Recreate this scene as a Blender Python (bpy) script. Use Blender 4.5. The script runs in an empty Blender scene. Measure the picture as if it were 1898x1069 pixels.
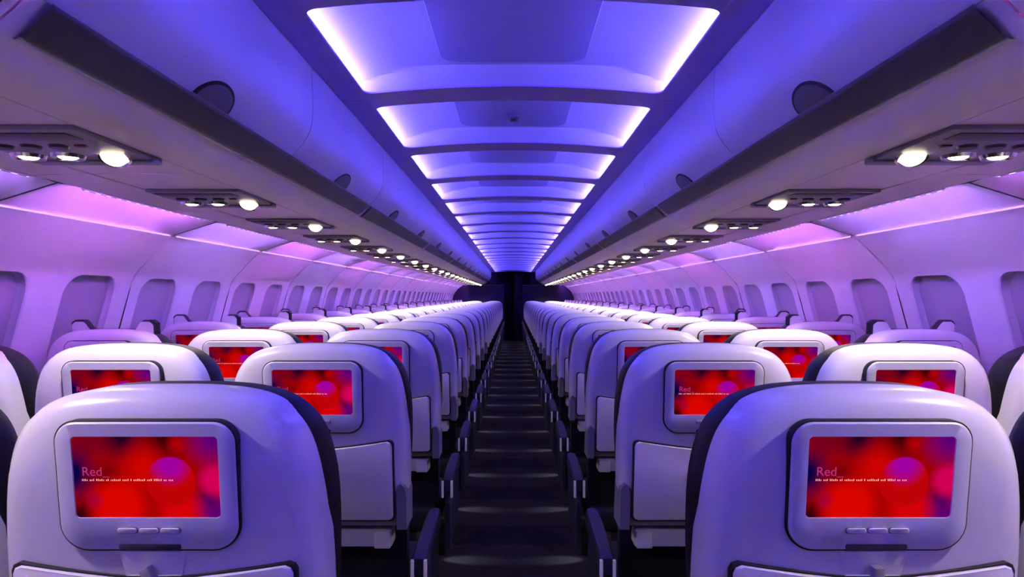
import bpy, bmesh, math, random
from mathutils import Vector
random.seed(7)
S = bpy.context.scene
COL = S.collection
HC = 1.295                       # eye height
F = 1290.0                       # focal length in pixels of the 1898 px wide frame
ORD = ['first','second','third','fourth','fifth','sixth','seventh','eighth','ninth','tenth','eleventh','twelfth',
       'thirteenth','fourteenth','fifteenth','sixteenth','seventeenth','eighteenth','nineteenth','twentieth',
       'twenty-first','twenty-second','twenty-third','twenty-fourth','twenty-fifth','twenty-sixth','twenty-seventh',
       'twenty-eighth','twenty-ninth','thirtieth','thirty-first','thirty-second','thirty-third','thirty-fourth',
       'thirty-fifth','thirty-sixth','thirty-seventh','thirty-eighth','thirty-ninth','fortieth','forty-first','forty-second']

# ------------------------------------------------------------------ materials
def mat(name, col, rough=0.5, coat=0.0, metal=0.0, bump=0.0, bscale=200.0, var=0.0, vscale=6.0, spec=0.5):
    m = bpy.data.materials.new(name); m.use_nodes = True
    nt = m.node_tree; b = nt.nodes['Principled BSDF']
    b.inputs['Base Color'].default_value = (*col, 1)
    b.inputs['Roughness'].default_value = rough
    b.inputs['Metallic'].default_value = metal
    b.inputs['Coat Weight'].default_value = coat
    b.inputs['Coat Roughness'].default_value = 0.08
    b.inputs['Specular IOR Level'].default_value = spec
    if bump or var:
        tc = nt.nodes.new('ShaderNodeTexCoord')
    if bump:
        n = nt.nodes.new('ShaderNodeTexNoise'); n.inputs['Scale'].default_value = bscale
        nt.links.new(tc.outputs['Object'], n.inputs['Vector'])
        bp = nt.nodes.new('ShaderNodeBump'); bp.inputs['Strength'].default_value = bump
        bp.inputs['Distance'].default_value = 0.002
        nt.links.new(n.outputs['Fac'], bp.inputs['Height'])
        nt.links.new(bp.outputs['Normal'], b.inputs['Normal'])
    if var:
        n2 = nt.nodes.new('ShaderNodeTexNoise'); n2.inputs['Scale'].default_value = vscale
        nt.links.new(tc.outputs['Object'], n2.inputs['Vector'])
        r = nt.nodes.new('ShaderNodeValToRGB')
        r.color_ramp.elements[0].color = (*[c * (1 - var) for c in col], 1)
        r.color_ramp.elements[1].color = (*[min(1, c * (1 + var)) for c in col], 1)
        nt.links.new(n2.outputs['Fac'], r.inputs['Fac'])
        nt.links.new(r.outputs['Color'], b.inputs['Base Color'])
    return m

def emit_dots(name, col, strength, per_m=17.0, lit=0.4):
    m = emit(name, col, strength); nt = m.node_tree
    tc = nt.nodes.new('ShaderNodeTexCoord'); sp_ = nt.nodes.new('ShaderNodeSeparateXYZ')
    mu = nt.nodes.new('ShaderNodeMath'); mu.operation = 'MULTIPLY'; mu.inputs[1].default_value = per_m
    fr = nt.nodes.new('ShaderNodeMath'); fr.operation = 'FRACT'
    lt = nt.nodes.new('ShaderNodeMath'); lt.operation = 'LESS_THAN'; lt.inputs[1].default_value = lit
    st_ = nt.nodes.new('ShaderNodeMath'); st_.operation = 'MULTIPLY'; st_.inputs[1].default_value = strength
    nt.links.new(tc.outputs['Object'], sp_.inputs[0]); nt.links.new(sp_.outputs[1], mu.inputs[0])
    nt.links.new(mu.outputs[0], fr.inputs[0]); nt.links.new(fr.outputs[0], lt.inputs[0]); nt.links.new(lt.outputs[0], st_.inputs[0])
    em = next(n for n in nt.nodes if n.type == 'EMISSION'); nt.links.new(st_.outputs[0], em.inputs['Strength'])
    return m

def emit(name, col, strength):
    m = bpy.data.materials.new(name); m.use_nodes = True
    nt = m.node_tree; nt.nodes.clear()
    e = nt.nodes.new('ShaderNodeEmission'); o = nt.nodes.new('ShaderNodeOutputMaterial')
    e.inputs['Color'].default_value = (*col, 1); e.inputs['Strength'].default_value = strength
    nt.links.new(e.outputs[0], o.inputs[0])
    return m

CEIL_COL, CEIL_STR = (0.132, 0.106, 1.0), 315.0
LED_COLS = [(0.38, 0.17, 1.0), (0.56, 0.15, 0.95)]
LED_STR = 470.0
GLOW_STR = 1.5

M = dict(
    shell=mat('glossy_white_plastic', (0.74, 0.72, 0.74), 0.30, coat=0.5, var=0.015, vscale=3),
    bezel=mat('satin_white_plastic', (0.74, 0.73, 0.77), 0.34, coat=0.25, var=0.015, vscale=5),
    tray=mat('tray_plastic', (0.78, 0.73, 0.78), 0.38, coat=0.15, var=0.02, vscale=5),
    beam=mat('beam_grey_plastic', (0.50, 0.49, 0.56), 0.4, var=0.03),
    block=mat('pale_block_plastic', (0.62, 0.60, 0.66), 0.4, var=0.03),
    pivot=mat('grey_pivot_plastic', (0.20, 0.19, 0.27), 0.4, var=0.04),
    gasket=mat('dark_gasket_rubber', (0.012, 0.010, 0.022), 0.6, var=0.1),
    slot=mat('slot_dark_plastic', (0.05, 0.04, 0.08), 0.5, var=0.1),
    leather=mat('black_leather', (0.008, 0.008, 0.014), 0.55, spec=0.3, bump=0.25, bscale=260, var=0.15, vscale=20),
    navy=mat('navy_vinyl', (0.012, 0.013, 0.040), 0.45, bump=0.15, bscale=260, var=0.1, vscale=20),
    cap=mat('white_end_cap', (0.80, 0.79, 0.84), 0.3, coat=0.3, var=0.02),
    black=mat('black_frame_metal', (0.006, 0.006, 0.008), 0.5, var=0.15),
    latch=mat('grey_latch_metal', (0.32, 0.30, 0.35), 0.4, metal=0.3, var=0.05, vscale=30),
    carpet=mat('dark_carpet', (0.016, 0.012, 0.020), 0.95, bump=0.8, bscale=700, var=0.35, vscale=90, spec=0.1),
    bin=mat('bin_white_laminate', (0.62, 0.60, 0.66), 0.42, var=0.015, vscale=3),
    rail=mat('dark_bronze_grip', (0.050, 0.042, 0.046), 0.45, bump=0.1, bscale=300, var=0.1, vscale=12),
    cup=mat('latch_cup_grey', (0.13, 0.115, 0.13), 0.5, var=0.05),
    soffit=mat('soffit_beige_laminate', (0.88, 0.74, 0.76), 0.48, var=0.02, vscale=4),
    gap=mat('shadow_gap_seal', (0.03, 0.025, 0.04), 0.7, var=0.1),
    ceil=mat('ceiling_white_laminate', (0.52, 0.51, 0.55), 0.42, var=0.01, vscale=3),
    frame=mat('ceiling_frame_violet_light', (0.40, 0.27, 0.72), 0.5, var=0.01, vscale=3),  # violet glow of the lights put into the frame's base colour
    centre=mat('ceiling_centre_shade', (0.32, 0.29, 0.46), 0.45, var=0.02, vscale=3),  # darker tone stands in for the shade in the middle of the vaults
    wall=mat('sidewall_white_laminate', (0.80, 0.77, 0.80), 0.5, var=0.015, vscale=3),
    shade=mat('window_shade_grey', (0.43, 0.40, 0.47), 0.55, var=0.02, vscale=8),
    reveal=mat('window_reveal_white', (0.60, 0.57, 0.63), 0.5, var=0.015, vscale=5),
    cove=mat('cove_white_laminate', (0.78, 0.74, 0.78), 0.5, var=0.015, vscale=4),
    psu=mat('service_panel_grey', (0.26, 0.23, 0.28), 0.4, var=0.06, vscale=20),
    psud=mat('service_panel_dark', (0.03, 0.025, 0.04), 0.4, var=0.1),
    chrome=mat('lamp_chrome', (0.75, 0.73, 0.70), 0.18, metal=1.0, var=0.03),
    redbtn=mat('dark_red_button', (0.10, 0.008, 0.012), 0.4, var=0.05),
    bulk=mat('bulkhead_navy', (0.018, 0.010, 0.055), 0.35, var=0.08, vscale=3),
    galley=mat('galley_charcoal', (0.016, 0.014, 0.030), 0.5, var=0.1, vscale=4),
    galley2=mat('galley_slate', (0.035, 0.030, 0.060), 0.5, var=0.1, vscale=4),
    edge=mat('grey_edge_trim', (0.20, 0.18, 0.24), 0.4, var=0.05),
    ceil_led=emit('ceiling_led', CEIL_COL, CEIL_STR),
    led0=emit_dots('sidewall_led_violet', LED_COLS[0], LED_STR),
    led1=emit_dots('sidewall_led_magenta', LED_COLS[1], LED_STR),
    bead=emit_dots('sidewall_led_beads', (0.62, 0.34, 1.0), 5.0),
    glow=emit('sidewall_glow_line', (0.62, 0.30, 1.0), GLOW_STR),  # emissive strip standing in for the lit gap at the wall top
    lens=emit('reading_lamp_lens', (1.0, 0.86, 0.62), 7.0),
    title=emit('screen_title_glyphs', (0.40, 0.03, 0.16), 1.0),
    caption=emit('screen_caption_glyphs', (0.95, 0.42, 0.38), 1.0),
)

def screen_material():
    m = bpy.data.materials.new('red_bokeh_screen'); m.use_nodes = True
    nt = m.node_tree; nt.nodes.clear(); N = nt.nodes.new; L = nt.links.new
    out = N('ShaderNodeOutputMaterial'); em = N('ShaderNodeEmission')
    tc = N('ShaderNodeTexCoord'); sep = N('ShaderNodeSeparateXYZ')
    L(tc.outputs['UV'], sep.inputs[0])
    def mth(op, a, b=None, clamp=False):
        n = N('ShaderNodeMath'); n.operation = op; n.use_clamp = clamp
        for i, v in enumerate((a, b)):
            if v is None: continue
            if isinstance(v, (int, float)): n.inputs[i].default_value = v
            else: L(v, n.inputs[i])
        return n.outputs[0]
    U, V = sep.outputs[0], sep.outputs[1]
    cur = None
    def lin(c): return tuple(((x/255)/12.92 if x/255 <= .04045 else ((x/255+.055)/1.055)**2.4) for x in c)
    base = N('ShaderNodeRGB'); base.outputs[0].default_value = (*lin((170, 1, 2)), 1); cur = base.outputs[0]
    def blob(u, v, r, col, hard=0.0, amt=1.0, asp=1.79):
        nonlocal cur
        du = mth('MULTIPLY', mth('SUBTRACT', U, u), asp); dv = mth('SUBTRACT', V, v)
        d = mth('SQRT', mth('ADD', mth('MULTIPLY', du, du), mth('MULTIPLY', dv, dv)))
        mr = N('ShaderNodeMapRange'); mr.interpolation_type = 'SMOOTHSTEP'
        mr.inputs['From Min'].default_value = r; mr.inputs['From Max'].default_value = r * hard
        mr.inputs['To Min'].default_value = 0; mr.inputs['To Max'].default_value = amt
        L(d, mr.inputs['Value'])
        mx = N('ShaderNodeMix'); mx.data_type = 'RGBA'
        L(mr.outputs['Result'], mx.inputs[0]); L(cur, mx.inputs[6]); mx.inputs[7].default_value = (*lin(col), 1)
        cur = mx.outputs[2]
    blob(0.10, 0.95, 0.42, (125, 0, 30)); blob(0.34, 0.98, 0.40, (38, 0, 36)); blob(0.64, 0.99, 0.42, (60, 0, 12))
    blob(0.48, 0.62, 0.40, (222, 4, 0)); blob(0.97, 0.98, 0.46, (95, 0, 130)); blob(0.72, 0.90, 0.18, (190, 0, 10))
    blob(-0.02, 0.55, 0.42, (12, 0, 70), 0.2); blob(0.03, 0.02, 0.32, (50, 0, 15)); blob(0.22, 0.52, 0.25, (95, 0, 20), 0, .7)
    blob(0.30, 0.14, 0.46, (235, 6, 0), 0.35); blob(0.13, 0.22, 0.16, (170, 0, 60), 0, .7)
    blob(0.90, 0.20, 0.26, (60, 0, 50)); blob(0.95, 0.04, 0.40, (100, 0, 120)); blob(0.72, 0.10, 0.40, (230, 0, 10), 0.2)
    blob(0.965, 0.46, 0.27, (226, 0, 95), 0.3)
    blob(0.665, 0.44, 0.315, (205, 4, 8), 0.90)
    # the ball's purple upper part, kept inside the ball
    keep = cur
    blob(0.66, 0.66, 0.30, (172, 0, 176), 0.15)
    ball = cur; cur = keep
    du = mth('MULTIPLY', mth('SUBTRACT', U, 0.665), 1.79); dv = mth('SUBTRACT', V, 0.44)
    d = mth('SQRT', mth('ADD', mth('MULTIPLY', du, du), mth('MULTIPLY', dv, dv)))
    mr = N('ShaderNodeMapRange'); mr.inputs['From Min'].default_value = .315; mr.inputs['From Max'].default_value = .29
    L(d, mr.inputs['Value'])
    mx = N('ShaderNodeMix'); mx.data_type = 'RGBA'
    L(mr.outputs['Result'], mx.inputs[0]); L(keep, mx.inputs[6]); L(ball, mx.inputs[7])
    L(mx.outputs[2], em.inputs['Color']); em.inputs['Strength'].default_value = 0.72
    L(em.outputs[0], out.inputs[0])
    return m
M['screen'] = screen_material()

# ------------------------------------------------------------------ helpers
def finish(bm, name, m, smooth=True, angle=40):
    bmesh.ops.remove_doubles(bm, verts=bm.verts, dist=1e-5)
    bmesh.ops.recalc_face_normals(bm, faces=bm.faces)
    if smooth:
        ca = math.radians(angle)
        for f in bm.faces: f.smooth = True
        for e in bm.edges:
            if len(e.link_faces) == 2 and e.calc_face_angle(0) > ca: e.smooth = False
    me = bpy.data.meshes.new(name); bm.to_mesh(me); bm.free()
    for x in (m if isinstance(m, (list, tuple)) else [m]): me.materials.append(x)
    return me

def put(name, me, parent=None, loc=(0, 0, 0), rot=None):
    o = bpy.data.objects.new(name, me); COL.objects.link(o)
    o.location = loc
    if rot: o.rotation_euler = rot
    if parent: o.parent = parent
    return o

def tag(o, label=None, cat=None, group=None, kind=None):
    for k, v in (('label', label), ('category', cat), ('group', group), ('kind', kind)):
        if v: o[k] = v
    return o

def empty(name, loc, label, cat, group=None):
    o = bpy.data.objects.new(name, None); COL.objects.link(o); o.location = loc; o.empty_display_size = 0.1
    return tag(o, label, cat, group)

def box(bm, x0, x1, y0, y1, z0, z1, bev=0.0, seg=2):
    r = bmesh.ops.create_cube(bm, size=1.0)
    vs = r['verts']
    for v in vs:
        v.co = Vector((x0 + (v.co.x + .5) * (x1 - x0), y0 + (v.co.y + .5) * (y1 - y0), z0 + (v.co.z + .5) * (z1 - z0)))
    if bev:
        es = list({e for v in vs for e in v.link_edges})
        bmesh.ops.bevel(bm, geom=es, offset=bev, segments=seg, profile=0.5, affect='EDGES')

def bridge(bm, la, lb):
    n = len(la)
    for i in range(n):
        j = (i + 1) % n
        try: bm.faces.new((la[i], la[j], lb[j], lb[i]))
        except ValueError: pass

def rr(w, h, rt, rb=None, seg=8):
    """rounded rectangle loop in the (u, v) plane, anticlockwise, 4*(seg+1) points"""
    rb = rt if rb is None else rb
    P = []
    for cx, cy, a0, r in ((w/2-rt, h/2-rt, 0, rt), (-w/2+rt, h/2-rt, 90, rt), (-w/2+rb, -h/2+rb, 180, rb), (w/2-rb, -h/2+rb, 270, rb)):
        for k in range(seg + 1):
            a = math.radians(a0 + 90 * k / seg)
            P.append((cx + r * math.cos(a), cy + r * math.sin(a)))
    return P

def catmull(pts, n=6):
    out = []
    for i in range(len(pts) - 1):
        p0 = pts[max(0, i-1)]; p1 = pts[i]; p2 = pts[i+1]; p3 = pts[min(len(pts)-1, i+2)]
        for k in range(n):
            t = k / n
            out.append(tuple(0.5*((2*b)+(-a+c)*t+(2*a-5*b+4*c-d)*t*t+(-a+3*b-3*c+d)*t**3) for a, b, c, d in zip(p0, p1, p2, p3)))
    out.append(pts[-1]); return out

class Prof:
    """a cross-section (x, z) followed by arc length"""
    def __init__(s, pts):
        s.p = pts; s.l = [0]
        for a, b in zip(pts, pts[1:]): s.l.append(s.l[-1] + math.hypot(b[0]-a[0], b[1]-a[1]))
        s.len = s.l[-1]
    def at(s, t):
        t = min(max(t, 0), s.len)
        i = 0
        while i < len(s.l) - 2 and s.l[i+1] < t: i += 1
        a, b = s.p[i], s.p[i+1]; L = s.l[i+1] - s.l[i]; k = (t - s.l[i]) / L
        tx, tz = (b[0]-a[0])/L, (b[1]-a[1])/L
        return a[0]+(b[0]-a[0])*k, a[1]+(b[1]-a[1])*k, tz, -tx
    def s_at_z(s, z):
        for i in range(len(s.p)-1):
            za, zb = s.p[i][1], s.p[i+1][1]
            if (za - z) * (zb - z) <= 0 and za != zb:
                return s.l[i] + (s.l[i+1]-s.l[i]) * (z-za)/(zb-za)
        return 0

def sweep(bm, pts, y0, y1, sgn=1, ny=1, caps=False, mi=0):
    rows = []
    for k in range(ny + 1):
        y = y0 + (y1 - y0) * k / ny
        rows.append([bm.verts.new((sgn * x, y, z)) for x, z in pts])
    for a, b in zip(rows, rows[1:]):
        for i in range(len(pts) - 1):
            f = bm.faces.new((a[i], a[i+1], b[i+1], b[i])); f.material_index = mi
    if caps:
        for r in (rows[0], rows[-1]):
            f = bm.faces.new(r); f.material_index = mi

# ------------------------------------------------------------------ camera
cd = bpy.data.cameras.new('camera'); cam = bpy.data.objects.new('camera', cd); COL.objects.link(cam)
cd.sensor_fit = 'HORIZONTAL'; cd.sensor_width = 36; cd.lens = 36 * F / 1898
cd.shift_x = -2.4 / 1898; cd.shift_y = 14.5 / 1898; cd.clip_start = 0.02; cd.clip_end = 100
cam.location = (0, 0, HC); cam.rotation_euler = (math.radians(90), 0, 0)
S.camera = cam

Y0, Y1 = -2.3, 19.9              # cabin from behind the camera to the far bulkheads
PITCH = 0.81

# ------------------------------------------------------------------ floor, ends
bm = bmesh.new(); box(bm, -1.80, 1.80, Y0, 21.6, -0.05, 0)
tag(put('floor', finish(bm, 'floor', M['carpet'], False)), 'dark carpeted cabin floor with the narrow centre aisle', kind='structure')
bm = bmesh.new(); box(bm, -1.9, 1.9, Y0 - .05, Y0, 0, 2.2)
tag(put('wall_front', finish(bm, 'wall_front', M['bezel'], False)), 'pale wall behind the camera', kind='structure')
bm = bmesh.new(); box(bm, -1.9, 1.9, 21.55, 21.6, 0, 2.2)
box(bm, -0.27, -0.02, 21.50, 21.55, 0, 2.1, .006); box(bm, 0.02, 0.27, 21.48, 21.55, 0, 2.1, .006)
tag(put('wall_back', finish(bm, 'wall_back', M['galley'], False)), 'dark wall at the far end of the aisle', kind='structure')
for s, nm in ((-1, 'left'), (1, 'right')):      # side walls of the galley behind the bulkheads
    bm = bmesh.new(); box(bm, min(s*.62, s*.58), max(s*.62, s*.58), Y1 + .05, 21.55, 0, 2.1)
    tag(put('wall_galley_' + nm, finish(bm, 'wall_galley', M['galley'], False)), 'dark galley side wall %s of the aisle end' % nm, kind='structure')
bm = bmesh.new(); box(bm, -.62, .62, Y1 - .35, 21.55, HC + .72, HC + .74)
tag(put('ceiling_galley', finish(bm, 'ceiling_galley', M['galley'], False)), 'dark lowered ceiling past the last row', kind='structure')
# a slate galley unit standing right of the aisle end
g = empty('galley_cabinet', (0.17, 20.75, 0), 'slate grey galley cabinet at the far end of the aisle', 'cabinet')
bm = bmesh.new(); box(bm, -.14, .14, -.3, .3, 0, HC + .10, .008)
put('cabinet_body', finish(bm, 'cabinet_body', M['galley2']), g)
bm = bmesh.new(); box(bm, -.12, .12, -.315, -.301, HC - .10, HC + .06, .004); put('cabinet_door', finish(bm, 'cabinet_door', M['galley']), g)
bm = bmesh.new(); box(bm, -.13, .13, -.28, .3, HC + .10, HC + .66, .008); put('upper_locker', finish(bm, 'upper_locker', M['galley2']), g)

# ------------------------------------------------------------------ side walls with windows
WP = Prof([(x, HC + z) for x, z in catmull([(1.515, .268), (1.548, .24), (1.60, .19), (1.655, .13), (1.692, .083), (1.722, 0.0), (1.750, -.10),
           (1.776, -.20), (1.800, -.35), (1.812, -.55), (1.812, -.80), (1.80, -1.05), (1.77, -1.295)], 5)])
WPITCH = 0.54
SEAM = 3.10                     # a panel joint; joints repeat every two windows
zt, zb = HC + .083, HC - .29
s_top, s_bot = WP.s_at_z(zt), WP.s_at_z(zb)
sc, sh = (s_top + s_bot) / 2, (s_bot - s_top)
WW = 0.335
s_ra, s_rb = s_top - .03, s_bot + .04
nb0 = math.ceil((Y0 - SEAM) / WPITCH); nb1 = math.floor((Y1 - SEAM) / WPITCH) + 1

def wpt(sgn, y, t, off=0.0):
    x, z, nx, nz = WP.at(t)
    return (sgn * (x - off * nx), y, z - off * nz)   # off > 0 goes into the cabin
# normal sign: (tz, -tx) with t running downward-outward gives a vector pointing inward (x decreasing); flip so off<0 = outboard
def wout(sgn, y, t, off):
    x, z, nx, nz = WP.at(t)
    if nx < 0: nx, nz = -nx, -nz
    return (sgn * (x + off * nx), y, z + off * nz)

RR = rr(WW, sh, .085, .085, 7)
def rect_proj(u, v, hw, hv):
    k = min(hw / abs(u) if abs(u) > 1e-9 else 1e9, hv / abs(v) if abs(v) > 1e-9 else 1e9)
    return u * k, v * k
for sgn, side in ((-1, 'left'), (1, 'right')):
    bm = bmesh.new()
    for n in range(nb0, nb1):
        ya, yb = SEAM + n * WPITCH, SEAM + (n + 1) * WPITCH
        ga = .006 if n % 2 == 0 else 0; gb = .006 if n % 2 == 1 else 0
        yc = (ya + yb) / 2 - .003
        lo, hi = ya + ga, yb - gb
        sm = (s_ra + s_rb) / 2
        # ring from window hole to bay rectangle
        hole = [(yc + u, sc - v) for u, v in RR]
        hv = (s_rb - s_ra) / 2
        rect = []
        for u, v in RR:
            pu, pv = rect_proj(u, v + (sm - sc) * 0, (hi - lo) / 2, hv)
            rect.append([(lo + hi) / 2 + pu, sm - pv])
        for cu, cv in ((lo, s_ra), (hi, s_ra), (lo, s_rb), (hi, s_rb)):     # snap nearest points to the corners
            i = min(range(len(rect)), key=lambda k: (rect[k][0]-cu)**2 + (rect[k][1]-cv)**2); rect[i] = [cu, cv]
        rings = []
        for k, f in enumerate((0, .06, .3, .65, 1)):
            off = .004 if k == 0 else 0
            rings.append([bm.verts.new(wout(sgn, h[0] + (r[0]-h[0]) * f, h[1] + (r[1]-h[1]) * f, off)) for h, r in zip(hole, rect)])
        for a, b in zip(rings, rings[1:]): bridge(bm, a, b)
        # above and below the window rectangle
        for sa, sb, ns in ((0, s_ra, 7), (s_rb, WP.len, 10)):
            prev = None
            for k in range(ns + 1):
                t = sa + (sb - sa) * k / ns
                row = [bm.verts.new(wout(sgn, lo + (hi - lo) * j / 2, t, 0)) for j in range(3)]
                if prev:
                    for j in range(2): bm.faces.new((prev[j], prev[j+1], row[j+1], row[j]))
                prev = row
        if n % 2 == 0:           # V groove between two panels
            prev = None
            for k in range(31):
                t = WP.len * k / 30
                row = [bm.verts.new(wout(sgn, ya + d, t, o)) for d, o in ((-.006, 0), (0, .010), (.006, 0))]
                if prev:
                    for j in range(2): bm.faces.new((prev[j], prev[j+1], row[j+1], row[j]))
                prev = row
    tag(put('wall_' + side, finish(bm, 'wall_' + side, M['wall'], True, 30)), 'curved white %s sidewall lined with window openings' % side, kind='structure')

def window_mesh(sgn):
    bm = bmesh.new()
    def ring(scale, off, dz=0):
        out = []
        for u, v in RR:
            uu = u * scale; vv = v * scale
            x, y, z = wout(sgn, uu, sc - vv, off)
            out.append(bm.verts.new((x, y, z)))
        return out
    rings = [ring(1.0, .004), ring(.995, .010), ring(.975, .020), ring(.94, .026)]
    for a, b in zip(rings, rings[1:]): bridge(bm, a, b)
    return finish(bm, 'window_reveal', M['reveal'], True, 50)
def shade_mesh(sgn):
    bm = bmesh.new()
    prev = None
    ns = 14
    for k in range(ns + 1):
        t = s_top + .002 + (sh - .004) * k / ns
        ridge = .0015 if k % 2 else 0
        v = (sc - t) / (sh / 2)
        hw = WW / 2 * (.955 if abs(v) < .7 else .955 - .25 * max(0, abs(v) - .7))
        row = [bm.verts.new(wout(sgn, -hw + 2 * hw * j / 4, t, .0245 + ridge)) for j in range(5)]
        if prev:
            for j in range(4): bm.faces.new((prev[j], prev[j+1], row[j+1], row[j]))
        prev = row
    return finish(bm, 'window_shade', M['shade'], True, 30)
wn = 0
for sgn, side in ((-1, 'left'), (1, 'right')):
    wm, sm_ = window_mesh(sgn), shade_mesh(sgn)
    k = 0
    for n in range(nb0, nb1):
        yc = SEAM + (n + .5) * WPITCH - .003
        if yc < 2.1: continue
        wn += 1
        o = tag(put('window_%d' % wn, wm, None, (0, yc, 0)), '%s window opening along the %s wall, counted from the camera, shade down' % (ORD[k], side), kind='structure')
        put('window_shade', sm_, o); k += 1
    # windows behind the camera: plain closed reveals so the wall has no holes
    for n in range(nb0, nb1):
        yc = SEAM + (n + .5) * WPITCH - .003
        if yc < 2.1:
            wn += 1
            o = tag(put('window_%d' % wn, wm, None, (0, yc, 0)), 'window in the %s wall before the ones in view' % side, kind='structure')
            put('window_shade', sm_, o)

# ------------------------------------------------------------------ soffit under the bins (service channel) and cove
SF = .333
soff = catmull([(.735, .366), (.765, .349), (.80, .337), (.84, SF)], 4)
segs = []
tn = 0
for sgn, side in ((-1, 'left'), (1, 'right')):
    y = 1.89 - 5 * PITCH
    k = 0
    while y < Y1 - .05:
        ya, yb = y + .0015, min(y + PITCH - .0015, Y1 - .03)
        bm = bmesh.new()
        prof = [(.84, HC + SF), (.853, HC + SF), (.855, HC + SF + .003), (.857, HC + SF), (1.144, HC + SF), (1.146, HC + SF + .012), (1.154, HC + SF + .012), (1.156, HC + SF), (1.31, HC + SF - .004), (1.315, HC + SF + .004)]
        sweep(bm, prof, ya, yb, sgn)
        tn += 1
        tag(put('trim_%d' % tn, finish(bm, 'service_channel', M['soffit'], True, 20)),
            ('flat beige service channel panel under the %s bins, %s one in view' % (side, ORD[k - 4])) if k >= 4 else 'service channel panel under the %s bins behind the camera' % side, kind='structure')
        y += PITCH; k += 1

COVE = [(1.325, .339), (1.35, .345), (1.385, .343), (1.42, .334), (1.455, .318), (1.485, .299), (1.508, .281), (1.516, .270)]
cov = catmull(COVE, 3)
def cove_mesh(sgn, h):
    bm = bmesh.new()
    rows = []
    lo = [(COVE[0][0] + (COVE[-1][0]-COVE[0][0]) * i/(len(cov)-1), COVE[0][1] - .010 + (COVE[-1][1]-COVE[0][1]+.010) * i/(len(cov)-1)) for i in range(len(cov))]
    # full depth in the middle, closing to a flat soffit over the last 12 cm at both ends
    ya_ = [0, .01, .025, .045, .07, .10, .14, .175, .21]
    ys = [-h + v for v in ya_] + [0] + [h - v for v in reversed(ya_)]
    for y in ys:
        e = min(1, (h - abs(y)) / .21); e = math.sin(e * math.pi / 2)
        rows.append([bm.verts.new((sgn * (l[0] + (c[0]-l[0]) * e), y, HC + l[1] + (c[1]-l[1]) * e)) for c, l in zip(cov, lo)])
    for a, b in zip(rows, rows[1:]):
        for i in range(len(cov) - 1): bm.faces.new((a[i], a[i+1], b[i+1], b[i]))
    return finish(bm, 'cove_panel', M['cove'], True, 50)
def strip_mesh(sgn):
    bm = bmesh.new()
    box(bm, min(sgn*1.308, sgn*1.322), max(sgn*1.308, sgn*1.322), -.43, .43, HC + .326, HC + .3335, .001)
    return finish(bm, 'led_rail', M['cap'], False)
def dots_mesh(sgn, m):
    bm = bmesh.new()
    x0, x1 = sgn * 1.3205, sgn * 1.3265
    box(bm, min(x0, x1), max(x0, x1), -.42, .42, HC + .3288, HC + .3325)
    return finish(bm, 'led_row', m, False)
def spark_mesh(sgn):
    bm = bmesh.new()
    x0, x1 = sgn * 1.3222, sgn * 1.3252
    box(bm, min(x0, x1), max(x0, x1), -.42, .42, HC + .3258, HC + .3278)
    return finish(bm, 'led_beads', M['bead'], False)
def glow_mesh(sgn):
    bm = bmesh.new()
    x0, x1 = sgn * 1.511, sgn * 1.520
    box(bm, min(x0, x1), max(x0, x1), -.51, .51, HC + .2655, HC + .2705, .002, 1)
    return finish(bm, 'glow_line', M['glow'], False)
for sgn, side in ((-1, 'left'), (1, 'right')):
    sk = spark_mesh(sgn)
    cm, st, dt, gl = cove_mesh(sgn, .534), strip_mesh(sgn), [dots_mesh(sgn, M['led0']), dots_mesh(sgn, M['led1'])], glow_mesh(sgn)
    k = 0
    n = -4
    while SEAM + n * 1.08 + 1.08 < Y1 + .6:
        yc = SEAM + n * 1.08 + .54
        if yc - .54 < Y0: n += 1; continue
        vis = yc > 1.0
        tn += 1
        tag(put('trim_%d' % tn, cm, None, (0, yc, 0)), ('violet lit cove panel above the %s windows, %s one in view' % (side, ORD[k])) if vis else 'cove panel on the %s side behind the camera' % side, kind='structure')
        e = empty('cove_light', (0, yc, 0), ('row of small violet lights in the %s cove panel in view above the %s windows' % (ORD[k], side)) if vis else 'row of small violet lights on the %s side behind the camera' % side, 'light', 'violet cove lights above the windows')
        put('led_rail', st, e); put('led_row', dt[(n + (sgn > 0)) % 2], e); put('led_beads', sk, e); put('glow_line', gl, e)
        k += 1 if vis else 0; n += 1

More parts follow.
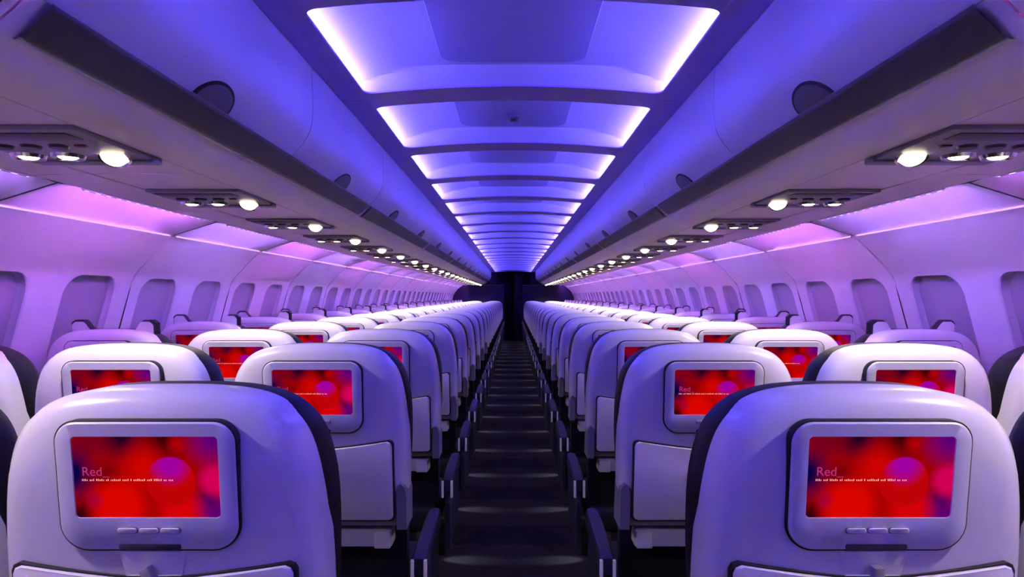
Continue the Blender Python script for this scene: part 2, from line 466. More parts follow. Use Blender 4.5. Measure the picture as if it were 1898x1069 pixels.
# ------------------------------------------------------------------ overhead bins
DOOR = catmull([(.607, .700), (.606, .660), (.604, .60), (.604, .545), (.611, .50), (.631, .462), (.667, .421)], 5)
DP = Prof([(x, HC + z) for x, z in DOOR])
BINP = 2.26
def door_mesh(sgn, h):
    bm = bmesh.new(); pts = [(x, HC + z) for x, z in DOOR]
    pts = [(pts[0][0] + .02, pts[0][1])] + pts + [(pts[-1][0] + .012, pts[-1][1] + .004)]
    sweep(bm, pts, -h, h, sgn, 1, False)
    for y in (-h, h):     # thickness at the seam
        a = [bm.verts.new((sgn * x, y, z)) for x, z in pts]; b = [bm.verts.new((sgn * (x + .012), y, z + .004)) for x, z in pts]
        for i in range(len(pts) - 1): bm.faces.new((a[i], a[i+1], b[i+1], b[i]))
    return finish(bm, 'door', M['bin'], True, 30)
def latch_mesh(sgn, r, off, m):
    bm = bmesh.new(); c0 = DP.len - .004
    rings = []
    for q in (1.0, .98, .75, .45, .2):
        o = off if q < 1 else -.002
        ring = []
        for i in range(25):
            a = math.pi * i / 24
            t = c0 - r * q * math.sin(a) * 1.0; y = 1.6 * r * q * math.cos(a)
            x, z, nx, nz = DP.at(t)
            if nx > 0: nx, nz = -nx, -nz
            ring.append(bm.verts.new((sgn * (x + o * nx), y, z + o * nz)))
        rings.append(ring)
    for a, b in zip(rings, rings[1:]):
        for i in range(24): bm.faces.new((a[i], a[i+1], b[i+1], b[i]))
    bm.faces.new(rings[-1])
    return finish(bm, 'latch', m, True, 60)
BODY = [(.667, .426), (.676, .416), (.700, .394), (.716, .380), (.722, .373), (.735, .366)] + soff[1:]
RAIL = [(.666, .424), (.669, .416), (.676, .409), (.686, .400), (.700, .387), (.712, .377), (.718, .3785)]
def rail_mesh(sgn, h):
    bm = bmesh.new(); pts = catmull(RAIL, 3)
    rows = []
    ys = [-h, -h + .006, -h + .02, -h + .04, 0, h - .04, h - .02, h - .006, h]
    for y in ys:
        e = (h - abs(y)) / .04; e = min(1, e); k = math.sqrt(max(0, 1 - (1 - e) ** 2))   # rounded ends
        mid = len(pts) * .45
        row = []
        for i, (x, z) in enumerate(pts):
            t = max(0, min(len(pts) - 1, (i if i < mid else mid + (i - mid) * (.35 + .65 * k))))
            a = int(t); f = t - a; b = min(len(pts) - 1, a + 1)
            px, pz = pts[a][0] + (pts[b][0]-pts[a][0]) * f, pts[a][1] + (pts[b][1]-pts[a][1]) * f
            row.append(bm.verts.new((sgn * (px - .004), y, HC + pz - .004)))
        rows.append(row)
    for a, b in zip(rows, rows[1:]):
        for i in range(len(pts) - 1): bm.faces.new((a[i], a[i+1], b[i+1], b[i]))
    return finish(bm, 'grip_rail', M['rail'], True, 60)
def lip_mesh(sgn, h):
    bm = bmesh.new()
    pts = [(x, HC + z) for x, z in [(.714, .3765), (.716, .3725), (.720, .3705), (.724, .3715)]]
    sweep(bm, pts, -h, h, sgn)
    return finish(bm, 'lip', M['bin'], True, 60)
for sgn, side in ((-1, 'left'), (1, 'right')):
    h = BINP / 4 - .0025
    dm = door_mesh(sgn, h); l1 = latch_mesh(sgn, .056, .002, M['gap']); l2 = latch_mesh(sgn, .049, .004, M['cup'])
    rm = rail_mesh(sgn, BINP / 2 - .035); lm = lip_mesh(sgn, BINP / 2 - .04)
    bm = bmesh.new(); sweep(bm, [(x, HC + z) for x, z in BODY], -BINP/2 + .003, BINP/2 - .003, sgn)
    # top and outboard shell of the locker
    sweep(bm, [(.63, HC + .70), (1.10, HC + .70), (1.32, HC + .40), (1.32, HC + .355)], -BINP/2 + .003, BINP/2 - .003, sgn)
    for yy in (-BINP/2 + .003, BINP/2 - .003):
        pts = [(x, HC + z) for x, z in DOOR] + [(x, HC + z) for x, z in BODY] + [(.845, HC + .350), (1.32, HC + .355), (1.32, HC + .40), (1.10, HC + .70)]
        bm.faces.new([bm.verts.new((sgn * (x + .006), yy, z)) for x, z in pts])
    body = finish(bm, 'locker_body', M['soffit'], True, 30)
    k = 0; y = .965 - BINP
    while y + BINP < Y1 - .1:
        e = empty('overhead_bin', (0, y + BINP / 2, 0),
                  '%s double overhead bin on the %s side, violet doors above a dark grip rail' % (ORD[k] if k else 'nearest', side), 'overhead bin', 'overhead bins above the seats')
        put('locker_body', body, e)
        put('grip_rail', rm, e); put('lip', lm, e)
        for j in (-1, 1):
            d = put('door', dm, e, (0, j * BINP / 4, 0))
            q = put('latch', l1, d); put('latch_cup', l2, d)
        y += BINP; k += 1

# ------------------------------------------------------------------ ceiling
CX, CZ, CP, CL = .505, .688, .868, .70
CY = 1.672                       # start of a vault opening
def lip_z(x): return HC + CZ + (.027 * (1 - (x / CX) ** 2) if abs(x) < CX else .002 * (abs(x) - CX) / .1)
def vault_z(x, y):               # y from 0 to CL
    ax = abs(x); e0 = CX + .055
    def sm(t): t = min(max(t, 0), 1); return t
    d = max(0, e0 - ax); a = min(1, max(0, d - .02) / (e0 - .255)); q = min(1, d / .02)
    hs = (.002 + .030 * math.sqrt(q) + .058 * math.sin(a * math.pi / 2)) if d > 0 else 0
    dy = min(y + .012, CL + .012 - y); b = min(1, max(0, dy) / .085)
    he = .006 + .096 * math.sin(b * math.pi / 2)
    return HC + CZ + min(hs, he + .027 * (1 - (x / CX) ** 2) * (1 - b) if ax < CX else he)
xs = sorted({round(v, 5) for v in [CX + .055, CX + .0545, CX + .053, CX + .050, CX + .045, CX + .040, CX + .035, CX + .025, CX + .012, CX, CX - .012, CX - .03, CX - .055, CX - .085, CX - .12, CX - .16, CX - .20, .27, .25, .235, .20, .12, 0]} | set())
xs = sorted([-v for v in xs if v > 0] + xs)
yl = [-.012, -.008, 0, .01, .02, .035, .05, .065, .078, .09, .12]
ys = yl + [CL / 2] + [CL - v for v in reversed(yl)]
bm = bmesh.new()
g_ = [[bm.verts.new((x, y - CL / 2, vault_z(x, y))) for x in xs] for y in ys]
for a, b in zip(g_, g_[1:]):
    for i in range(len(xs) - 1): bm.faces.new((a[i], a[i+1], b[i+1], b[i]))
vault = finish(bm, 'vault', M['ceil'], True, 35)
bm = bmesh.new()             # added rounded plate under the vault's flat middle, coloured dark as painted shade
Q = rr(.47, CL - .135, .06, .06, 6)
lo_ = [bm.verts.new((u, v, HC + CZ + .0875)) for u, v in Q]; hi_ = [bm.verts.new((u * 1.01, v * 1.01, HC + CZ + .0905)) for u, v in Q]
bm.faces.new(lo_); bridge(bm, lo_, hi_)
centre = finish(bm, 'centre_shade_plate', M['centre'], True, 35)
bm = bmesh.new()
def strip(sg):
    bm = bmesh.new()
    x0, x1 = sg * (CX + .030), sg * (CX + .038)
    box(bm, min(x0, x1), max(x0, x1), -CL/2 + .02, CL/2 - .02, HC + CZ + .003, HC + CZ + .007)
    return finish(bm, 'light_strip', M['ceil_led'], False)
st = [strip(-1), strip(1)]
bm = bmesh.new()
RC = rr(2 * CX, CL, .035, .035, 6)
XO = .607
nC0, nC1 = -5, 21
k = 0
for n in range(nC0, nC1):
    ya = CY + n * CP; yc = ya + CL / 2
    lo, hi = ya - (CP - CL) / 2, ya + CL + (CP - CL) / 2
    # soffit with a rounded opening; extra points along the long top and bottom edges follow the arch
    def dens(loop):
        out = []
        for i in range(len(loop)):
            a, b = loop[i], loop[(i + 1) % len(loop)]
            L = math.hypot(b[0]-a[0], b[1]-a[1]); m_ = max(1, int(L / .06))
            for j in range(m_): out.append((a[0] + (b[0]-a[0]) * j / m_, a[1] + (b[1]-a[1]) * j / m_))
        return out
    H = dens(RC)
    R = []
    for u, v in H:
        if abs(v) > CL / 2 - .0351 and abs(u) <= CX - .034: R.append([u, math.copysign(CP / 2, v)])
        elif abs(u) > CX - .0351 and abs(v) <= CL / 2 - .034: R.append([math.copysign(CX + .002, u), v])
        else:
            cu, cv = abs(u) - (CX - .035), abs(v) - (CL / 2 - .035)
            R.append([math.copysign(CX + .002, u), math.copysign(min(CP / 2, abs(v)+cv*3), v)] if cu > cv else [math.copysign(min(CX + .002, abs(u) + cu), u), math.copysign(CP / 2, v)])
    for cu in (-CX - .002, CX + .002):
        for cv in (-CP / 2, CP / 2):
            i = min(range(len(R)), key=lambda q: (R[q][0]-cu)**2 + (R[q][1]-cv)**2); R[i] = [cu, cv]
    up = [bm.verts.new((u, yc + v, lip_z(u) + .005)) for u, v in H]
    a = [bm.verts.new((u, yc + v, lip_z(u))) for u, v in H]
    b = [bm.verts.new((u, yc + v, lip_z(u))) for u, v in R]
    bridge(bm, up, a); bridge(bm, a, b)
    for sg in (-1, 1):
        prev = None
        for x in (CX + .002, CX + .05, XO + .02):
            row = [bm.verts.new((sg * x, yy, HC + CZ + (.0 if x < XO else .002))) for yy in (lo + .001, hi - .001)]
            if prev: bm.faces.new((prev[0], prev[1], row[1], row[0]))
            prev = row
    e = empty('ceiling_panel', (0, yc, 0), ('%s vaulted ceiling panel in view, glowing blue violet along both long edges' % (ORD[n] if n >= 0 else '')) if n >= 0 else
              'vaulted ceiling panel above and behind the camera', 'ceiling panel', 'lit vaulted ceiling panels')
    if yc < Y1 - .3:
        put('vault', vault, e); put('centre_shade_plate', centre, e)
        for s_ in st: put('light_strip', s_, e)
    if hi > Y1 - .2: break
tag(put('ceiling', finish(bm, 'ceiling', M['frame'], True, 25)), 'ceiling frame with violet light painted in, ribs between the vaulted panels', kind='structure')
# smoke detector on the second panel
d = empty('smoke_detector', (0.0, 3.0, HC + CZ + .087), 'small dark sensor box on the second ceiling panel', 'sensor')
bm = bmesh.new(); box(bm, -.026, .026, -.05, .05, -.014, .004, .004)
put('sensor_body', finish(bm, 'sensor_body', M['pivot']), d)
bm = bmesh.new(); box(bm, -.012, .012, -.02, .02, -.018, -.013, .002)
put('sensor_grille', finish(bm, 'sensor_grille', M['psud']), d)

# ------------------------------------------------------------------ far bulkheads
for sgn, side in ((-1, 'left'), (1, 'right')):
    bm = bmesh.new()
    pts = [(.262, 0.0), (1.755, 0.0), (1.78, HC - 1.05), (1.78, HC - .5), (1.775, HC - .35), (1.745, HC - .12), (1.715, HC), (1.66, HC + .12), (1.58, HC + .21), (1.50, HC + .275), (1.44, HC + .312), (.262, HC + .312)]
    a = [bm.verts.new((sgn * x, Y1, z)) for x, z in pts]; b = [bm.verts.new((sgn * x, Y1 + .04, z)) for x, z in pts]
    bm.faces.new(a); bm.faces.new(b); bridge(bm, a, b)
    o = tag(put('wall_bulkhead_' + side, finish(bm, 'bulkhead', M['bulk'], False)), 'dark navy bulkhead behind the last row on the %s' % side, kind='structure')
    bm = bmesh.new(); box(bm, min(sgn*.262, sgn*1.44), max(sgn*.262, sgn*1.44), Y1 - .01, Y1 + .05, HC + .312, HC + .328, .003)
    put('edge_trim', finish(bm, 'edge_trim', M['edge']), o)
    bm = bmesh.new(); box(bm, min(sgn*.50, sgn*1.4), max(sgn*.50, sgn*1.4), Y1 - .02, Y1 + .03, HC + .33, HC + .72)
    tag(put('wall_upper_' + side, finish(bm, 'wall_upper', M['galley'], False)), 'dark panel closing the end of the %s bins' % side, kind='structure')

# ------------------------------------------------------------------ passenger service units
def panel_mesh(sgn):
    bm = bmesh.new()
    box(bm, .855, 1.143, -.25, .075, -.010, .002, .004)
    for v in bm.verts: v.co.x *= sgn
    return finish(bm, 'unit_panel', M['psu'], True, 30)
def disc(bm, cx, cy, z0, z1, r0, r1, seg=20):
    a = [bm.verts.new((cx + r0 * math.cos(t), cy + r0 * math.sin(t), z0)) for t in [2*math.pi*i/seg for i in range(seg)]]
    b = [bm.verts.new((cx + r1 * math.cos(t), cy + r1 * math.sin(t), z1)) for t in [2*math.pi*i/seg for i in range(seg)]]
    bridge(bm, a, b); return a, b
def psu_parts(sgn):
    P = {}
    P['panel'] = panel_mesh(sgn)
    bm = bmesh.new()
    a, b = disc(bm, 0, 0, .0, -.008, .038, .034); c, d_ = disc(bm, 0, 0, -.008, -.003, .034, .026); bm.faces.new(d_)
    P['lamp'] = finish(bm, 'reading_lamp', M['chrome'], True, 40)
    bm = bmesh.new()       # domed lens
    prev = None
    for q, z in ((1, -.004), (.9, -.0065), (.7, -.0085), (.4, -.0095)):
        r = .021 * q
        ring = [bm.verts.new((r * math.cos(2*math.pi*i/20), r * math.sin(2*math.pi*i/20), z)) for i in range(20)]
        if prev: bridge(bm, prev, ring)
        prev = ring
    bm.faces.new(prev)
    P['lens'] = finish(bm, 'lens', M['lens'], True, 60)
    bm = bmesh.new(); box(bm, .885, 1.13, -.225, -.165, -.0125, -.008, .002)
    for v in bm.verts: v.co.x *= sgn
    P['sign'] = finish(bm, 'sign_window', M['psud'], True)
    bm = bmesh.new()
    for i in range(3): disc(bm, sgn * (.975 + .06 * i), -.105, -.008, -.016, .022, .018)
    for i in range(3):
        c = [bm.verts.new((sgn * (.975 + .06 * i) + .018 * math.cos(2*math.pi*j/20), -.105 + .018 * math.sin(2*math.pi*j/20), -.016)) for j in range(20)]
        bm.faces.new(c)
    P['nozzle'] = finish(bm, 'air_nozzle_row', M['psud'], True)
    bm = bmesh.new(); box(bm, -.012, .012, -.008, .008, -.004, .002, .002); P['btn'] = finish(bm, 'call_button', M['redbtn'])
    bm = bmesh.new(); box(bm, .85, 1.143, .045, .09, -.016, .0, .005)
    for v in bm.verts: v.co.x *= sgn
    P['ridge'] = finish(bm, 'speaker_ridge', M['psu'], True)
    return P
sp = bpy.data.lights.new('reading_spot', 'SPOT'); sp.energy = 16.5; sp.color = (1.0, 0.87, 0.80)
sp.spot_size = math.radians(120); sp.spot_blend = 0.6; sp.shadow_soft_size = 0.03
for sgn, side in ((-1, 'left'), (1, 'right')):
    P = psu_parts(sgn); k = 0
    for n in range(-2, 23):
        y = 1.60 + n * PITCH
        if y > Y1 - .3: break
        lab = ('reading light unit under the %s bins, %s from the camera, with glowing warm lamps' % (side, ORD[n])) if n >= 0 else 'reading light unit behind the camera'
        e = empty('reading_downlight', (0, y, HC + SF), lab, 'reading light', 'overhead reading light units')
        put('unit_panel', P['panel'], e)
        for i, x in enumerate((.915, 1.02, 1.11)):
            l = put('reading_lamp', P['lamp'], e, (sgn * x, -.005, -.010), (math.radians(-34 if i == 0 else 0), 0, 0))
            ln = put('lens', P['lens'], l)
            if i == 0: ln.scale = (1.3, 1.3, 1.8)
        put('speaker_ridge', P['ridge'], e)
        if n < 9:
            put('sign_window', P['sign'], e); put('air_nozzles', P['nozzle'], e)
            put('call_button', P['btn'], e, (sgn * .925, -.11, -.010))
        lo = bpy.data.objects.new('reading_spot', sp); COL.objects.link(lo)
        lo.location = (sgn * 1.02, y, HC + SF - .04); lo.rotation_euler = (0, sgn * math.radians(8), 0)

# ------------------------------------------------------------------ seats
TILT = .115
def tl(z): return -(z - .85) * TILT
HALF = catmull([(.000, 1.161), (.050, 1.1605), (.100, 1.157), (.140, 1.149), (.170, 1.135), (.192, 1.115), (.208, 1.091), (.220, 1.055), (.229, 1.00),
                (.234, .93), (.236, .85), (.234, .77), (.229, .715)], 3)
def outline(z0, dx=0.0, dz=0.0, rb=.03):
    """closed loop of the seat back seen from behind, from the bottom right round to the bottom left"""
    right = [(x, z) for x, z in HALF if z > z0 + rb]
    xb = right[-1][0] if right else .22
    corner = [(xb - rb * (1 - math.cos(a)), z0 + rb - rb * math.sin(a)) for a in [math.radians(d) for d in (0, 22, 45, 67, 90)]]
    r = right + corner
    L = [(x + dx if x > .001 else 0, z + (dz if z > 1.0 else 0)) for x, z in r]
    return [(-x, z) for x, z in reversed(L[1:])] + L     # left bottom -> top -> right bottom
def normals(loop):
    n = len(loop); out = []
    for i in range(n):
        a, b = loop[i-1], loop[(i+1) % n]
        tx, tz = b[0]-a[0], b[1]-a[1]; l = math.hypot(tx, tz) or 1
        out.append((tz / l, -tx / l))     # inward for this winding: left->top->right
    return out
def pillow(name, loop, rings, m, inner, topk=0.0, tilt=True, angle=50, ramp=1.04):
    bm = bmesh.new(); nn = normals(loop)
    cx, cz = 0, (max(z for _, z in loop) + min(z for _, z in loop)) / 2
    def inn(d):
        out = []
        for (x, z), (nx, nz) in zip(loop, nn):
            w = min(1, max(0, (z - ramp) / (1.15 - ramp))); k = d * (1 + topk * w)
            out.append((x + nx * k, z + nz * k))
        return out
    prev = None; first = None
    def mk(pts, y):
        return [bm.verts.new((x, y + (tl(z) if tilt else 0), z)) for x, z in pts]
    for d, y in rings:
        r = mk(inn(d), y)
        if prev: bridge(bm, prev, r)
        else: first = r
        prev = r; last = inn(d)
    for s_, y in inner:
        if s_ == 0:
            c = bm.verts.new((cx, y + (tl(cz) if tilt else 0), cz))
            for i in range(len(prev)): bm.faces.new((prev[i], prev[(i+1) % len(prev)], c))
            break
        r = mk([(cx + (x - cx) * s_, cz + (z - cz) * s_) for x, z in last], y)
        bridge(bm, prev, r); prev = r
    bm.faces.new(first)
    return finish(bm, name, m, True, angle)
SH = outline(.668)
# check the direction of the inward normals once
nn = normals(SH)
i_top = max(range(len(SH)), key=lambda i: SH[i][1])
if nn[i_top][1] > 0:
    _n = normals
    def normals(loop, _n=_n): return [(-a, -b) for a, b in _n(loop)]
ME = {}
ME['shell'] = pillow('shell', SH, [(0, .085), (0, .036), (.003, .020), (.010, .009), (.020, .002), (.034, -.003), (.048, -.0055)], M['shell'],
                     [(.8, -.008), (.55, -.0105), (.3, -.012), (0, -.0125)], topk=1.0)
HR = [(x * (1 + (.020 if z > 1.03 else .020 - .12 * (1 - max(0, (z - .70) / .33)) ** 1.2 * .8)), z - .003 * max(0, min(1, (z - 1.1) / .05))) for x, z in outline(.70, 0, 0, .03)]
ME['headrest'] = pillow('headrest', HR, [(.012, .058), (.002, .070), (-.002, .095), (-.002, .130), (.006, .152), (.020, .166), (.034, .170)], M['leather'], [(.6, .165), (0, .160)], topk=0)
BK = outline(.50, -.012, 0, .03); BK = [(x, min(z, 1.03)) for x, z in BK]
def backrest():
    bm = bmesh.new()
    rings = []
    for w, z in ((.205, .46), (.218, .50), (.222, .60), (.222, .80), (.218, .94), (.206, 1.01)):
        y0 = tl(z)
        rings.append([bm.verts.new((sx * w * k, y0 + y, z)) for sx, k, y in ((-1, 1, .075), (-1, 1.0, .12), (-1, .9, .148), (0, 0, .140), (1, .9, .148), (1, 1.0, .12), (1, 1, .075))])
    for a, b in zip(rings, rings[1:]): bridge(bm, a, b)
    bm.faces.new(rings[0]); bm.faces.new(rings[-1])
    return finish(bm, 'backrest', M['leather'], True, 50)
ME['backrest'] = backrest()
def plate(name, m, w, h, rt, rb, zc, y_back, y_front, bev=.003, hole=None, shape=None):
    """rounded plate on the seat back; y_front < y_back faces the camera"""
    bm = bmesh.new(); P = shape or rr(w, h, rt, rb)
    def ring(sc_, y):
        out = []
        for u, v in P:
            l = math.hypot(u, v) or 1
            out.append(bm.verts.new((u - sc_ * u / l, y + tl(zc + v), zc + v - sc_ * v / l)))
        return out
    rs = [ring(0, y_back), ring(0, y_front + bev), ring(bev * .35, y_front + bev * .35), ring(bev, y_front)]
    for a, b in zip(rs, rs[1:]): bridge(bm, a, b)
    if hole:
        hw, hh, hr, hzc, deep = hole
        Q = rr(hw, hh, hr, hr)
        h1 = [bm.verts.new((u, y_front + tl(hzc + v), hzc + v)) for u, v in Q]
        h2 = [bm.verts.new((u * .992, y_front + deep + tl(hzc + v), hzc + v * .992)) for u, v in Q]
        bridge(bm, rs[-1], h1); bridge(bm, h1, h2)
    else:
        bm.faces.new(rs[-1])
    bm.faces.new(rs[0])
    return finish(bm, name, m, True, 35)
BZ = 1.0265
ME['gasket'] = plate('gasket', M['gasket'], .2575, .1905, .032, .040, BZ, .0, -.0155, .001)
ME['bezel'] = plate('bezel', M['bezel'], .253, .186, .030, .038, BZ, .0, -.0190, .0035, hole=(.206, .118, .006, 1.040, .0025))
def screen():
    bm = bmesh.new(); uvl = bm.loops.layers.uv.new('UVMap')
    w, h, zc, y = .207, .119, 1.040, -.0170
    vs = [bm.verts.new((u * w / 2, y + tl(zc + v * h / 2), zc + v * h / 2)) for u, v in ((-1, -1), (1, -1), (1, 1), (-1, 1))]
    f = bm.faces.new(vs)
    for lp, uv in zip(f.loops, ((0, 0), (1, 0), (1, 1), (0, 1))): lp[uvl].uv = uv
    return finish(bm, 'screen', M['screen'], False)
ME['screen'] = screen()
def scr(u, v, y=-.0178):      # a point on the screen, 0..1
    z = 1.040 + (v - .5) * .116
    return ((u - .5) * .204, y + tl(z), z)
def caption():
    bm = bmesh.new(); rnd = random.Random(3)
    u = .055
    for wl in (4, 3, 5, 2, 6, 4, 1, 7, 3, 5, 2, 3):
        for i in range(wl):
            g = .0065 * rnd.uniform(.7, 1.1); hh = rnd.choice((.018, .018, .026))
            a = [scr(u, .455), scr(u + g, .455), scr(u + g, .455 + hh), scr(u, .455 + hh)]
            bm.faces.new([bm.verts.new(p) for p in a]); u += g + .006
        u += .009
        if u > .83: break
    return finish(bm, 'caption', M['caption'], False)
ME['caption'] = caption()
def title():
    cu = bpy.data.curves.new('title', 'FONT'); cu.body = 'Red_'; cu.size = .0185; cu.extrude = 0
    o = bpy.data.objects.new('title_tmp', cu); COL.objects.link(o)
    dg = bpy.context.evaluated_depsgraph_get()
    me = bpy.data.meshes.new_from_object(o.evaluated_get(dg))
    bpy.data.objects.remove(o); bpy.data.curves.remove(cu)
    for v in me.vertices:
        x, y = v.co.x, v.co.y
        p = scr(.055, .52); v.co = (p[0] + x, -.0178 + tl(p[2] + y), p[2] + y)
    me.materials.clear(); me.materials.append(M['title']); me.name = 'title'
    return me
ME['title'] = title()
ME['button'] = plate('button', M['bezel'], .0270, .0075, .0032, .0032, .963, -.014, -.0225, .0015)
ME['button_ring'] = plate('button_surround', M['pivot'], .0300, .0100, .0045, .0045, .963, -.014, -.0197, .0006)
ME['slot'] = plate('finger_slot', M['slot'], .088, .0085, .003, .003, .9385, -.010, -.0201, .001)
# recess under the monitor: a scoop that leans in towards its top
def scoop():
    bm = bmesh.new()
    z1, z0 = .9325, .893
    outer = [(-.050, z1), (.050, z1), (.040, z0), (-.040, z0)]
    a = [bm.verts.new((x, (-.0122 if z > .91 else -.0135) + tl(z), z)) for x, z in outer]
    b = [bm.verts.new((x * .84, (-.0165 if z > .91 else -.0128) + tl(z), z - (.002 if z > .91 else -.001))) for x, z in outer]
    bridge(bm, a, b); bm.faces.new(b)
    return finish(bm, 'latch_recess', M['bezel'], True, 20)
ME['recess'] = scoop()
def tray_shape(w, zc, ztc, zte, zbot, r=.012):
    h = w / 2; P = []
    P += [(h, zbot + r), (h, (zbot + zte) / 2), (h, zte - r), (h - r * .3, zte - r * .3), (h - r, zte)]
    for k in range(1, 12):
        t = k / 12; x = (h - r) * (1 - 2 * t); q = abs(x) / (h - r)
        P.append((x, ztc + (zte - ztc) * q ** 1.4))
    P += [(-h + r, zte), (-h + r * .3, zte - r * .3), (-h, zte - r), (-h, (zbot + zte) / 2), (-h, zbot + r), (-h + r * .3, zbot + r * .3), (-h + r, zbot), (0, zbot), (h - r, zbot), (h - r * .3, zbot + r * .3)]
    return [(x, z - zc) for x, z in P]
ME['tray_gap'] = plate('tray_gap', M['gasket'], 0, 0, 0, 0, .80, .0, -.0135, .001, shape=tray_shape(.410, .80, .891, .913, .694))
ME['tray'] = plate('tray_table', M['tray'], 0, 0, 0, 0, .80, .0, -.0185, .003, shape=tray_shape(.402, .80, .887, .909, .698))
def latch():
    bm = bmesh.new(); box(bm, -.0075, .0075, -.012, .004, -.036, .014, .003); return finish(bm, 'latch', M['latch'])
ME['latch'] = latch()
def beam():
    bm = bmesh.new(); box(bm, -.19, .19, .045, .12, .612, .662, .004); return finish(bm, 'frame_beam', M['beam'])
ME['beam'] = beam()
bm = bmesh.new(); box(bm, -.022, .022, .035, .06, .610, .656, .004); ME['block'] = finish(bm, 'beam_block', M['block'])
def pivot():
    bm = bmesh.new()
    P = [(.0, .67), (.026, .67), (.027, .76), (.022, .785), (.012, .795), (.002, .78)]
    a = [bm.verts.new((x, -.010 + tl(z), z)) for x, z in P]; b = [bm.verts.new((x, .10 + tl(z), z)) for x, z in P]
    bm.faces.new(a); bm.faces.new(b); bridge(bm, a, b)
    return finish(bm, 'pivot_cover', M['pivot'], True, 30)
ME['pivot'] = pivot()
bm = bmesh.new(); box(bm, -.222, .222, .07, .52, .36, .47, .03, 3); ME['pan'] = finish(bm, 'seat_cushion', M['leather'])
bm = bmesh.new(); box(bm, -.018, .018, -.03, .03, -.008, .37, .004); ME['leg'] = finish(bm, 'leg', M['black'])
def armrest():
    bm = bmesh.new()
    secs = []
    for y, w, zt_, th in ((.060, .019, .583, .046), (.075, .0215, .586, .050), (.20, .023, .592, .052), (.36, .023, .600, .050), (.44, .021, .602, .044), (.465, .014, .598, .030)):
        zt_ -= .008
        zz = [(-w, zt_ - th), (-w, zt_ - .012), (-w * .75, zt_ - .002), (0, zt_), (w * .75, zt_ - .002), (w, zt_ - .012), (w, zt_ - th)]
        secs.append([bm.verts.new((x, y, z)) for x, z in zz])
    for a, b in zip(secs, secs[1:]): bridge(bm, a, b)
    bm.faces.new(secs[0]); bm.faces.new(secs[-1])
    return finish(bm, 'armrest', M['navy'], True, 40)
ME['armrest'] = armrest()
bm = bmesh.new(); box(bm, -.0045, .0045, .052, .066, .507, .572, .0015); ME['cap'] = finish(bm, 'end_cap', M['cap'])
def sidepanel():
    bm = bmesh.new()
    P = [(.09, .30), (.46, .30), (.50, .36), (.48, .46), (.42, .55), (.10, .55), (.075, .48)]
    a = [bm.verts.new((-.009, y, z)) for y, z in P]; b = [bm.verts.new((.009, y, z)) for y, z in P]
    bm.faces.new(a); bm.faces.new(b); bridge(bm, a, b)
    return finish(bm, 'side_panel', M['navy'], True, 20)
ME['side'] = sidepanel()
def winged():        # raised headrest with two upright ears, on window seats
    bm = bmesh.new()
    prof = []
    for i in range(41):
        x = -.165 + .33 * i / 40; q = abs(x) / .165
        up = max(0, min(1, (q - .50) / .22)); up = up * up * (3 - 2 * up)
        prof.append((x, 1.160 + .036 * up - .42 * max(0, q - .90) ** 1.5))
    loop = prof + [(.165, 1.06), (-.165, 1.06)]
    a = [bm.verts.new((x * .955, .088 + tl(z), z - .007)) for x, z in loop]
    b = [bm.verts.new((x * .96, .090 + tl(z), z - .006)) for x, z in loop]
    c = [bm.verts.new((x, .098 + tl(z), z)) for x, z in loop]
    d = [bm.verts.new((x, .125 + tl(z), z)) for x, z in loop]
    f = bm.faces.new(a); bridge(bm, a, b); bridge(bm, b, c); bridge(bm, c, d); bm.faces.new(d)
    for q in bm.faces: q.material_index = 0
    f.material_index = 1
    return finish(bm, 'winged_headrest', [M['leather'], M['shell']], True, 40)
ME['wings'] = winged()
lamp_housing = bmesh.new(); box(lamp_housing, -.012, .012, -.02, .02, -.02, .02, .004); ME['aislelamp'] = finish(lamp_housing, 'aisle_lamp', M['black'])

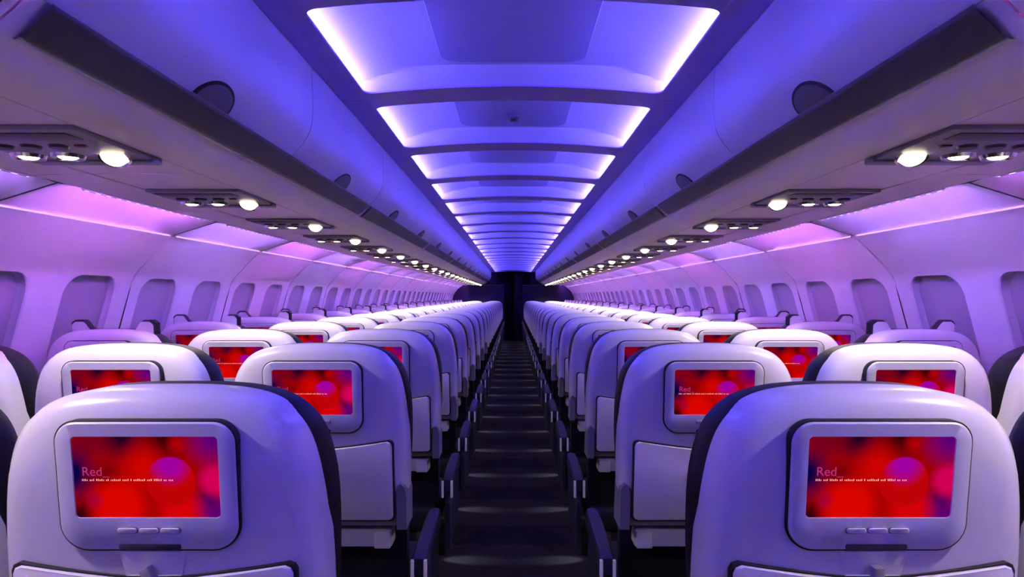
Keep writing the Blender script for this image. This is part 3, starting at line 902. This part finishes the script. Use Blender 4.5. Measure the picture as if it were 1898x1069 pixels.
NROW = 23
ROW0 = 1.02
SX = (.517, 1.033, 1.549)
al = bpy.data.lights.new('aisle_spot', 'SPOT'); al.energy = 2.6; al.color = (0.80, 0.92, 1.0)
al.spot_size = math.radians(78); al.spot_blend = .6; al.shadow_soft_size = .01
for sgn, side in ((-1, 'left'), (1, 'right')):
    for r in range(NROW):
        for c, pos in enumerate(('aisle', 'middle', 'window')):
            X, Y = sgn * SX[c], ROW0 + r * PITCH
            if r == 0 and c == 2: continue        # wholly outside the frame
            rowt = 'nearest row' if r == 0 else ORD[r] + ' row from the camera' if r < NROW - 1 else 'farthest row'
            lab = '%s seat %s of the aisle, %s, white shell' % (pos, side, rowt)
            if r < 3 and not (r == 0 and c) and not (r == 1 and c == 2): lab += ' with red screen'
            s = empty('airline_seat', (X, Y, .008 if r else 0), lab, 'seat', 'white shell cabin seats')
            near = r < 4; mid = r < 9
            sh_ = put('shell', ME['shell'], s)
            if mid: put('screen_gasket', ME['gasket'], s)
            b = put('screen_bezel', ME['bezel'], s); put('screen', ME['screen'], b)
            if near:
                put('title', ME['title'], b); put('caption', ME['caption'], b)
                for i in (-1, 0, 1):
                    
                    if r < 2: put('button_surround', ME['button_ring'], b, (i * .0305, 0, 0))
                    put('button', ME['button'], b, (i * .0305, 0, 0))
                put('finger_slot', ME['slot'], b); put('latch_recess', ME['recess'], s)
            if mid: put('tray_gasket', ME['tray_gap'], s)
            t = put('tray_table', ME['tray'], s)
            if r < 6:
                put('latch', ME['latch'], t, (0, -.022 + tl(.898), .898), (0, math.radians(-28 if (r == 0 and sgn < 0) else 0), 0))
            put('headrest', ME['headrest'], s)
            if c == 2 and r >= 2: put('winged_headrest', ME['wings'], s)
            put('backrest', ME['backrest'], s); put('seat_cushion', ME['pan'], s)
            if mid:
                bb = put('frame_beam', ME['beam'], s)
                for i in (-1, 1): put('beam_block', ME['block'], bb, (i * .165, 0, 0))
                for i in (-1, 1): put('pivot_cover', ME['pivot'], s, (i * .222 - .0135 + (.0 if i > 0 else 0), 0, 0))
            if c == 0 or mid:
                a = put('armrest', ME['armrest'], s, (-sgn * .2605, 0, 0))
                if c == 0:
                    for i in (-1, 1) if r < 15 else (): put('end_cap', ME['cap'], a, (i * .0175, 0, 0))
                    put('side_panel', ME['side'], s, (-sgn * .2605, 0, 0))
            if c == 0 or mid:
                put('leg', ME['leg'], s, (-sgn * .16, .055, 0)); put('leg', ME['leg'], s, (-sgn * .16, .42, 0))
            elif r >= 9:
                put('leg', ME['leg'], s, (0, .24, 0))
            if c == 0 and r >= 1:
                put('aisle_lamp', ME['aislelamp'], s, (-sgn * .165, .008, .17))
                lo = bpy.data.objects.new('aisle_spot', al); COL.objects.link(lo)
                lo.location = (X - sgn * .183, Y - .02, .165)
                tgt = Vector((sgn * .235, Y - .03, 0)); dirv = tgt - lo.location; lo.scale = (.42, 1, 1)
                lo.rotation_euler = dirv.to_track_quat('-Z', 'Y').to_euler()

# ------------------------------------------------------------------ world and view
w = bpy.data.worlds.new('world'); S.world = w; w.use_nodes = True
w.node_tree.nodes['Background'].inputs[0].default_value = (0.02, 0.012, 0.05, 1)
w.node_tree.nodes['Background'].inputs[1].default_value = 1.0
S.view_settings.view_transform = 'Standard'; S.view_settings.look = 'None'
S.view_settings.exposure = 0.22; S.view_settings.gamma = 1.0; S.view_settings.use_curve_mapping = False
c = S.cycles
c.max_bounces = 8; c.diffuse_bounces = 7; c.glossy_bounces = 3; c.transmission_bounces = 2
c.caustics_reflective = False; c.caustics_refractive = False
c.sample_clamp_indirect = 0.0
c.use_denoising = True
